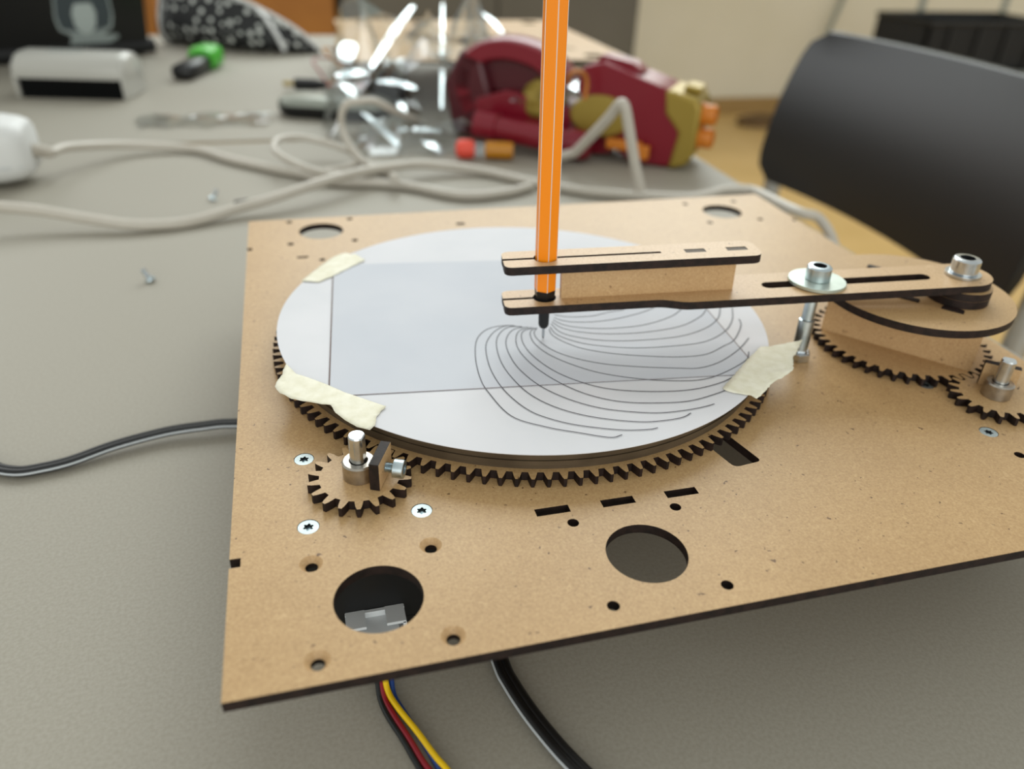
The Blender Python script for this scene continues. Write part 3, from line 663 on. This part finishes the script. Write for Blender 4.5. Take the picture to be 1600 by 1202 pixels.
# socket block at the left
t = thing('socket_block', 'white rounded socket block cut off by the left picture edge', 'socket', (-200, 525, TZ))
sec = [(-300, 1), (-190, 1), (-176, .97), (-166, .90), (-160, .80), (-157.5, .66)]
g = G(); rs = []
for x, k in sec:
    rs.append([(x - .30 * (530 + 30 * k * c_ - 530) * 0, 530 + 27 * k * c_ + 0, TZ + 2 + 23 * 1 + 22.5 * k * s_) for c_, s_ in [((abs(math.cos(a)) ** .55) * (1 if math.cos(a) > 0 else -1), (abs(math.sin(a)) ** .55) * (1 if math.sin(a) > 0 else -1)) for a in [2 * math.pi * i / 40 for i in range(40)]]])
sb = build('housing', g.rings(rs), 'white', t, ang=50)
build('seam', G().tube([(-300, 502.8, TZ + 17), (-190, 502.8, TZ + 17), (-172, 504.5, TZ + 17), (-161, 508.5, TZ + 17)], .5, 6), 'greyst', sb)
sr = spline([(-160, 527, -19.5), (-155, 533, -21.5), (-149.1, 539.2, -25)], 6)
g = G(); g.tube(sr, lambda t_: 4.6 - .9 * t_, 14)
for i in range(1, len(sr) - 1, 2): g.cyl(sr[i], sr[i] + (sr[i + 1] - sr[i]) * .6, 5.3 - .08 * i, n=16)
build('strain_relief', g, 'wcable', t)

# ================================================================ toy blaster
def gun():
    t = thing('toy_blaster', 'dark red and gold toy blaster lying behind the pen', 'toy', (280, 570, TZ))
    O = Vector((352, 505, 0)); a = Vector((.80, -.60, 0)); s = Vector((.60, .80, 0)); z = Vector((0, 0, 1))
    # frame: a forward to the muzzle, s away from the viewer, z up
    X = Matrix((a, s, z)).transposed()
    def part(name, prof, w, m, parent=t, off=0, bevel=1.6, tilt=0):
        # prof: polygon in (a, z), extruded w across s
        g = G(); R_ = Matrix.Rotation(math.radians(tilt), 3, a)
        P = lambda p, q: O + X @ Vector((p[0], q, 0)) + z * p[1]
        g.rings([[P(p, off - w / 2) for p in prof], [P(p, off + w / 2) for p in prof]])
        return build(name, g, m, parent, bevel=bevel, seg=2)
    part('muzzle_housing', [(-94, 14), (-90, 31), (-72, 36), (-10, 19), (-2, 12), (-2, -30), (-8, -41.5), (-40, -42), (-60, -30), (-64, -8), (-82, -2)], 46, 'red')
    part('top_rail', [(-84, 32), (-78, 40), (-50, 36), (-40, 29), (-54, 27)], 22, 'red')
    gc_ = part('gold_cap', [(-18, 21), (9, 16), (13, 8), (12, -30), (6, -39), (-8, -43), (-3, -12), (-16, 2)], 50, 'gold', bevel=3)
    part('cap_ridge', [(-6, 19), (8, 17), (10, 22), (-4, 24)], 24, 'gold', parent=gc_)
    for zz in (2, -17):
        ab = Vector((.74, -.67, 0)).normalized(); c = O + a * 9 + s * -8 + z * zz
        g = G(); g.cyl(c, c + ab * 16, 8, n=28, prof=((0, 9.4), (5, 9.4), (5.6, 8.2), (13.6, 8.2), (15, 7.6), (15, 5.6), (5, 5.2)))
        build('barrel_tip', g, 'orangeb', gc_, ang=30)
    # lower side barrel
    c0 = O + a * -180 + s * -40 + z * -22; c1 = O + a * -72 + s * -40 + z * -29
    g = G(); L = (c1 - c0).length; g.cyl(c0, c1, 11, n=28, prof=((0, 8), (2, 12.5), (22, 12.5), (23, 10.5), (60, 11), (88, 10.5), (89, 12.6), (L - 6, 12.6), (L - 1, 10), (L, 8)))
    build('side_barrel', g, 'red', t, ang=30)
    g = G(); g.box(O + a * -46 + s * -30 + z * -26, (30, 8, 8), X); g.box(O + a * -30 + s * -30 + z * -30, (12, 9, 11), X); build('orange_trigger_bar', g, 'orangeb', t, bevel=1.2)
    # centre body and gold ribbed dome
    part('centre_body', [(-190, -34), (-190, -6), (-160, 4), (-118, -2), (-60, -8), (-60, -38), (-80, -41)], 38, 'red')
    g = G(); cc = O + a * -128 + z * -6 + s * -6
    rs = []
    for i in range(9):
        th = math.pi * i / 8; rs.append([cc + a * (-22 * math.cos(th)) + (s * (math.cos(p) * 16) + z * (math.sin(p) * 22)) * max(.02, math.sin(th)) * (1.06 if k % 2 else 1) for k, p in enumerate([math.pi * q / 14 for q in range(-2, 17)])])
    build('gold_ribbed_dome', G().rings(rs, 0, False, False, False), 'gold', t, ang=20)
    g = G(); cc = O + a * -70 + s * -23 + z * -6
    rs = [[cc + a * 27 * k * math.cos(p) + z * 17 * k * math.sin(p) + s * h for p in [2 * math.pi * q / 32 for q in range(32)]] for k, h in ((1, 0), (1, -3), (.9, -5), (.3, -6))]
    build('gold_oval_insert', g.rings(rs), 'gold', t, ang=30)
    # rear arch and grip
    path = spline([O + a * -196 + z * -18, O + a * -204 + z * 6, O + a * -194 + z * 28, O + a * -166 + z * 37, O + a * -134 + z * 32, O + a * -116 + z * 19, O + a * -108 + z * 8], 6)
    g = G(); rs = []
    for i, p in enumerate(path):
        tn = (path[min(i + 1, len(path) - 1)] - path[max(i - 1, 0)]).normalized(); nn = tn.cross(s).normalized()
        rs.append([p + s * x * 17 + nn * y * 9 for x, y in ((-1, -.7), (-.8, -1), (.8, -1), (1, -.7), (1, .7), (.8, 1), (-.8, 1), (-1, .7))])
    build('handle_arch', g.rings(rs), 'red', t, ang=40)
    part('rear_grip', [(-214, -40), (-222, 4), (-206, 34), (-186, 30), (-176, -2), (-180, -38)], 34, 'redd', bevel=4)
    part('inner_web', [(-196, 2), (-190, 30), (-150, 38), (-122, 20), (-130, -2)], 14, 'redd')
    return t
gun()
# copper clip hooked on the toy
pts = [(249.6, 528, 20), (250, 526, 27), (256, 524, 30.5), (262.5, 523, 27.5), (264.5, 522, 20), (263, 521, 9)]
tag(build('copper_clip', G().tube(spline([Vector(p) for p in pts], 5), 2.0, 8), 'copper'), 'small bent copper-brown clip resting on the toy beside the pen', 'clip')
# dart below the toy
t = thing('toy_dart', 'small amber toy dart with coral red tip lying before the red toy', 'dart', (182, 542, TZ))
d0 = Vector((160, 548, TZ + 8.2)); d1 = Vector((208, 534, TZ + 8.2)); dd = (d1 - d0).normalized()
build('tip', G().cyl(d0, d0 + dd * 16, 8, n=24, prof=((0, 4), (1.5, 6.8), (4, 8), (13, 8), (16, 6))), 'coral', t)
build('clear_joint', G().cyl(d0 + dd * 15, d0 + dd * 26, 5.5, n=20), 'film2', t)
build('shaft', G().cyl(d0 + dd * 25, d1 + dd * 2, 7, n=24, prof=((0, 6), (1, 7.2), (20, 7.2), (24, 6.4))), 'amber', t)

# ================================================================ second board at the back
t = thing('second_machine_board', 'pale fibreboard plate of a second machine standing behind the plastic bag', 'machine base', (240, 870, TZ))
bx0, bx1, by0, by1, bz = 93, 386, 712, 1022, 8
hl = [circ(bx0 + 36, by1 - 22, 11, 32), circ(bx1 - 36, by0 + 26, 11, 32), circ(bx0 + 107, by1 - 22, 11, 32), circ(bx1 - 36, by1 - 26, 11, 32)]
for x, y in ((bx0 + 82, by1 - 46), (bx0 + 102, by1 - 46), (bx0 + 122, by1 - 46), (bx0 + 22, by1 - 60), (bx0 + 22, by1 - 90), (bx1 - 60, by0 + 70)): hl.append([(x, y), (x + 18, y), (x + 18, y + 6), (x, y + 6)])
g = G(); g.plate([(bx0, by0), (bx1, by0), (bx1, by1), (bx0, by1)], hl, bz - 3, bz); build('base_plate', g, ['raw', 'burn2'], t)
g = G(); g.plate([(230 + x, 880 + y) for x, y in gear(80, 1.5)], [], bz + .1, bz + 3.1); build('toothed_disc', g, ['raw', 'burn2'], t)
g = G(); g.plate(circ(230, 880, 56, 80), [circ(230, 880, 5, 16)], bz + 3.2, bz + 6.2); build('disc_layer', g, ['raw', 'burn2'], t)
for x, y in ((bx0 + 36, by0 + 70), (bx1 - 38, by1 - 70)): build('stepper_motor', G().box((x, y, (TZ + bz - 3) / 2), (42, 42, bz - 3.2 - TZ)), 'black', t, bevel=2)

# ================================================================ plastic bags, blister strip
def crumple(name, label, cx, cy, w, d, h, seed, m='film', nx=26, ny=22, z0=TZ, tilt=0, sharp=1.0):
    g = G(); rnd = random.Random(seed); ids = []
    for j in range(ny + 1):
        row = []
        for i in range(nx + 1):
            u_ = i / nx - .5; v_ = j / ny - .5
            x = cx + w * u_; y = cy + d * v_
            p = Vector((u_ * 4.2 + seed, v_ * 3.6, seed * .7))
            n1 = abs(noise.noise(p)); n2 = abs(noise.noise(p * 2.3 + Vector((3, 1, 4)))); n3 = noise.noise(p * 4.9)
            e = max(0, 1 - (2 * abs(u_)) ** 3) * max(0, 1 - (2 * abs(v_)) ** 3)
            z = z0 + 1.5 + h * e * (.30 + 1.5 * n1 + .75 * n2 * sharp + .18 * n3) + tilt * u_
            x += 14 * noise.noise(p * 1.7 + Vector((9, 2, 1))); y += 14 * noise.noise(p * 1.9 + Vector((2, 8, 5)))
            row.append(g.P((x, y, max(z, z0 + .6))))
        ids.append(row)
    for j in range(ny):
        for i in range(nx):
            a, b, c, d_ = ids[j][i], ids[j][i + 1], ids[j + 1][i + 1], ids[j + 1][i]
            if (i + j) % 2: g.F((a, b, c)); g.F((a, c, d_))
            else: g.F((a, b, d_)); g.F((b, c, d_))
    return tag(build(name, g, m, ang=14), label, 'plastic bag')
def bag(label, cx, cy, w, d, h, seed, glint_folds, **k):
    o = crumple('plastic_bag', label, cx, cy, w, d, h, seed, **k)
    o['_o'] = [o.location.x * 1000, o.location.y * 1000, o.location.z * 1000 + FZ]
    for p, q, wd in glint_folds:
        # added ribs of shinier film, angled to mirror the window as highlights
        p = Vector(p); q = Vector(q); ax_ = (q - p).normalized(); nn = Vector((.13, -.28, .95)); sd = ax_.cross(nn).normalized() * wd / 2
        g = G(); rs = []
        for i in range(7):
            t_ = i / 6; c = p.lerp(q, t_) + Vector((0, 0, math.sin(t_ * 3.1) * 2)); ww = .35 + .65 * math.sin(math.pi * (.12 + .76 * t_))
            rs.append([c - sd * ww, c + nn * .5, c + sd * ww, c - nn * .3])
        build('glint_fold', g.rings(rs), 'glint_fold', o, ang=20)
    return o
bag('big crumpled clear plastic bag piled up between the pouch and the red toy', 160, 690, 210, 170, 88, 3.3, [
    ((101, 640, 15), (162, 785, 50), 7.6), ((79, 650, 18), (88, 690, 29), 16.5), ((70, 640, 7), (99, 656, 8), 12.6), ((163, 630, -20), (209, 869, 44), 3.8), ((178, 640, -11), (205, 715, 7), 14.1),
    ((222, 720, 51), (232, 680, 38), 7.1), ((210, 640, 31), (244, 635, 25), 8.4), ((106, 640, 3), (141, 638, -3), 11.4), ((74, 630, 5), (81, 602, -4), 8.7), ((122, 620, -10), (124, 595, -18), 6.8), ((126, 650, 20), (130, 643, 18), 7)], nx=13, ny=11)
bag('low crumpled clear plastic film lying in front of the black case', 140, 600, 120, 80, 18, 8.1, [
    ((91, 640, -24), (116, 574, -40), 7.6), ((117, 600, -31), (164, 605, -36), 7.3), ((136, 575, -34), (149, 554, -41), 10.6)], nx=9, ny=7)
bag('clear plastic film draped over the red toy behind the pen', 262, 570, 56, 44, 18, 5.7, [((261, 560, 15), (278, 543, 7), 21.4), ((210, 560, 1), (221, 559, -1), 7), ((259, 545, -17), (282, 538, -22), 7.1)], z0=2, nx=8, ny=6)
# clear strip on the table
o = crumple('plastic_strip', 'flat clear plastic strip on the second table near the seam', -52, 704, 118, 48, 2.6, 2.2, nx=12, ny=6)
o['category'] = 'plastic strip'

# ================================================================ small things on the second table
# whiteboard eraser
t = thing('whiteboard_eraser', 'white whiteboard eraser with black felt underside, before the laptop', 'eraser', (-184, 840, TZ))
er = Matrix.Rotation(math.atan2(802 - 827, 111), 3, 'Z'); ec = Vector((-183, 841, 0))
E_ = lambda x, y, z: ec + er @ Vector((x, y, 0)) + Vector((0, 0, z))
build('felt_pad', G().rings([[E_(x, y, z) for x, y in rrect(-51, -27, 50, 27, 3, 3)] for z in (TZ + .1, TZ + 20)]), 'felt', t)
g = G(); rs = []
for x, k in ((-57, .80), (-54, .95), (-50, 1), (48, 1), (53, .95), (56, .82)):
    rs.append([E_(x, y * k, TZ + 19.5 + (z - 19.5) * (k if z > 19.5 else 1)) for y, z in [(-28, 19.5), (-28.5, 26), (-26, 34), (-19, 40), (-8, 42.5), (8, 42.5), (19, 40), (26, 34), (28.5, 26), (28, 19.5)]])
build('cover', g.rings(rs), 'eraserw', t, ang=50)
for x in (-54, 53.5): build('end_wall', G().rings([[E_(x - 2 + q, y, z) for y, z in ((-27, TZ + .2), (-28, TZ + 20), (-24, TZ + 33), (24, TZ + 33), (28, TZ + 20), (27, TZ + .2))] for q in (0, 4)]), 'eraserw', t, bevel=1)
build('label_print', G().rings([[E_(x, y, z) for x, y in rrect(-25, -6, 10, -1, 1, 2)] for z in (TZ + 42.4, TZ + 42.7)]), 'stkg', t)
# highlighter
t = thing('highlighter', 'short black highlighter with bright green cap near the dotted pouch', 'highlighter', (-74, 945, TZ))
h0 = Vector((-90, 900, 0)); hd = Vector((.27, .96, 0)).normalized(); hs = Vector((hd.y, -hd.x, 0))
def hsec(k, w, z0, z1): return [h0 + hd * k + hs * w * c_ + Vector((0, 0, TZ + (z0 + z1) / 2 + (z1 - z0) / 2 * s_)) for c_, s_ in [((abs(math.cos(p)) ** .6) * (1 if math.cos(p) > 0 else -1), (abs(math.sin(p)) ** .6) * (1 if math.sin(p) > 0 else -1)) for p in [2 * math.pi * i / 24 for i in range(24)]]]
build('body', G().rings([hsec(0, 9, 4, 14), hsec(3, 12.5, 1, 17), hsec(66, 13, .3, 19), hsec(68, 11.5, 1.5, 18)]), 'black', t, ang=50)
build('cap', G().rings([hsec(64, 15, .2, 24), hsec(72, 16.5, .1, 27), hsec(100, 16, .3, 26), hsec(106, 13, 3, 22)]), 'green', t, ang=50)
# black case
t = thing('black_case', 'flat black rounded case with grey lid behind the hoop cable', 'case', (72, 712, TZ))
cc = Vector((71, 716, 0)); cm = Matrix.Rotation(math.atan2(683 - 721, 105), 3, 'Z')
def cs(x, y, z): return cc + cm @ Vector((x, y, 0)) + Vector((0, 0, TZ + z))
build('bottom_shell', G().rings([[cs(x * k, y * k, z) for x, y in rrect(-57, -24, 57, 24, 20, 8)] for z, k in ((.1, .90), (4, .98), (11, 1))]), 'black', t, ang=50)
build('lid', G().rings([[cs(x * k, y * k, z) for x, y in rrect(-57, -24, 57, 24, 20, 8)] for z, k in ((11.2, .99), (15, .97), (18, .86))]), 'silver', t, ang=50)
# jack plug with wires
t = thing('jack_plug', 'small black plug with red and yellow wires at the left of the plastic bag', 'plug', (60, 830, TZ))
build('body', G().cyl((34, 842, TZ + 6.5), (70, 832, TZ + 6.5), 6.2, n=24, prof=((0, 5), (1, 6.2), (22, 6.2), (30, 4.6), (37, 3.4))), 'blackm', t)
build('pin', G().cyl((22, 845.3, TZ + 6.5), (34, 842, TZ + 6.5), 2.6, n=18), 'gold', t)
build('wire', G().tube(spline([(70, 832, TZ + 6.5), (92, 824, TZ + 8), (120, 830, TZ + 4), (150, 820, TZ + 3)], 6), 1.4, 8), 'coral', t)
build('wire', G().tube(spline([(70, 834, TZ + 6.5), (88, 846, TZ + 20), (70, 872, TZ + 38), (92, 890, TZ + 30), (130, 860, TZ + 6)], 6), 1.4, 8), 'amber', t)
build('wire', G().tube(spline([(70, 833, TZ + 7), (64, 852, TZ + 16), (58, 876, TZ + 26), (84, 900, TZ + 22), (120, 880, TZ + 4)], 6), 1.2, 8), 'redw', t)

# laptop
t = thing('laptop', 'open black laptop seen from behind, with a grey portrait sticker on its lid', 'laptop', (-290, 1080, TZ))
lr_ = Vector((-146, 1086, 0)); lx = Vector((.903, .43, 0)).normalized(); ly = Vector((-lx.y, lx.x, 0)); lean = math.radians(14)
lup = (Vector((0, 0, 1)) * math.cos(lean) - ly * math.sin(lean) * 1).normalized() * 1
lup = (Vector((0, 0, 1)) * math.cos(lean) + ly * -math.sin(lean)).normalized()
ln = -lx.cross(lup).normalized() * -1
def lp(x, h, n): return lr_ + lx * x + lup * h + lx.cross(lup).normalized() * n + Vector((0, 0, TZ))
g = G(); g.rings([[lp(x, h, n) for x, h in rrect(-322, 10, 0, 226, 8, 5)] for n in (0, -6)]); build('lid', g, 'black', t, bevel=1)
g = G(); g.rings([[lr_ + lx * x + ly * y + Vector((0, 0, TZ + z)) for x, y in rrect(-322, 8, 0, 228, 8, 5)] for z in (2, 17)]); build('keyboard_base', g, 'blackm', t, bevel=2)
build('hinge', G().cyl(lr_ + lx * -310 + Vector((0, 0, TZ + 11)), lr_ + lx * 7 + Vector((0, 0, TZ + 11)), 9, n=20), 'blackm', t)
def stk(name, pts, n0, n1, m):
    g = G(); g.rings([[lp(x, h, n) for x, h in pts] for n in (n0, n1)]); return build(name, g, m, t)
sx, sh = -74, 62
el = lambda cx, cy, rx, ry, n=28: [(cx + rx * math.cos(2 * math.pi * i / n), cy + ry * math.sin(2 * math.pi * i / n)) for i in range(n)]
side = 1
stk('sticker', [(sx + x, h) for x, h in rpoly([(-27, 11), (-10, 14), (2, 9), (12, 10), (24, 18), (38, 25), (36, 29), (18, 29), (31, 37), (34, 52), (31, 84), (18, 98), (-16, 98), (-31, 84), (-34, 52), (-31, 37), (-18, 30), (-20, 22)], 2, 3)], .05, .35, 'stkg')
stk('sticker_hair', [(sx + x, h) for x, h in rpoly([(-13, 35), (-28, 39), (-31.5, 54), (-29, 82), (-13, 93), (13, 93), (29, 82), (31.5, 54), (28, 39), (13, 35)], 3, 3)], .4, .6, 'stkd')
stk('sticker_face', rpoly([(sx + x, h) for x, h in ((-4, 31), (-12, 40), (-14, 56), (-10, 68), (10, 68), (14, 56), (12, 40), (4, 31))], 4, 3), .65, .8, 'stkl')

# dotted pouch
t = thing('dotted_pouch', 'black polka-dot fabric pouch with white piping, leaning at the back', 'pouch', (-30, 1120, TZ))
path = spline([Vector((-135, 1185, 0)), Vector((-95, 1160, 0)), Vector((-45, 1122, 0)), Vector((5, 1098, 0)), Vector((45, 1088, 0)), Vector((74, 1080, 0))], 5)
g = G(); rs = []; top = []; N = len(path)
for i, p in enumerate(path):
    tt = i / (N - 1); tn = (path[min(i + 1, N - 1)] - path[max(i - 1, 0)]).normalized(); sd = Vector((tn.y, -tn.x, 0))
    hgt = 96 * (1 - tt ** 1.25) * (.55 + .45 * min(1, tt * 7)) + 6; wid = (34 * (1 - tt ** 1.6) + 3) * (.5 + .5 * min(1, tt * 6))
    sec = []
    for k in range(20):
        a = 2 * math.pi * k / 20; c_ = math.cos(a); s_ = math.sin(a)
        prof = wid * c_ * (1 - .72 * max(0, (s_ + 1) / 2) ** 1.4)
        sec.append(p + sd * prof + Vector((0, 0, TZ + .3 + hgt * (s_ + 1) / 2)))
    rs.append(sec); top.append(p + Vector((0, 0, TZ + .5 + hgt)))
build('fabric_body', g.rings(rs), 'dots', t, ang=60)
build('piping', G().tube(top, 3.4, 8), 'white', t)
build('end_piping', G().tube([Vector(q) for q in rs[1]], 3.0, 8, closed=True), 'white', t)
k = len(path) * 5 // 9; build('white_flap', G().tube(spline([top[k] + Vector((0, 0, 1)), top[k] + Vector((12, -14, -12)), top[k + 1] + Vector((16, -24, -30)), top[k + 2] + Vector((14, -26, -42))], 5), 4.2, 8, flat=.5), 'white', t)
for o in bpy.data.objects:
    if '_o' in o.keys(): del o['_o']
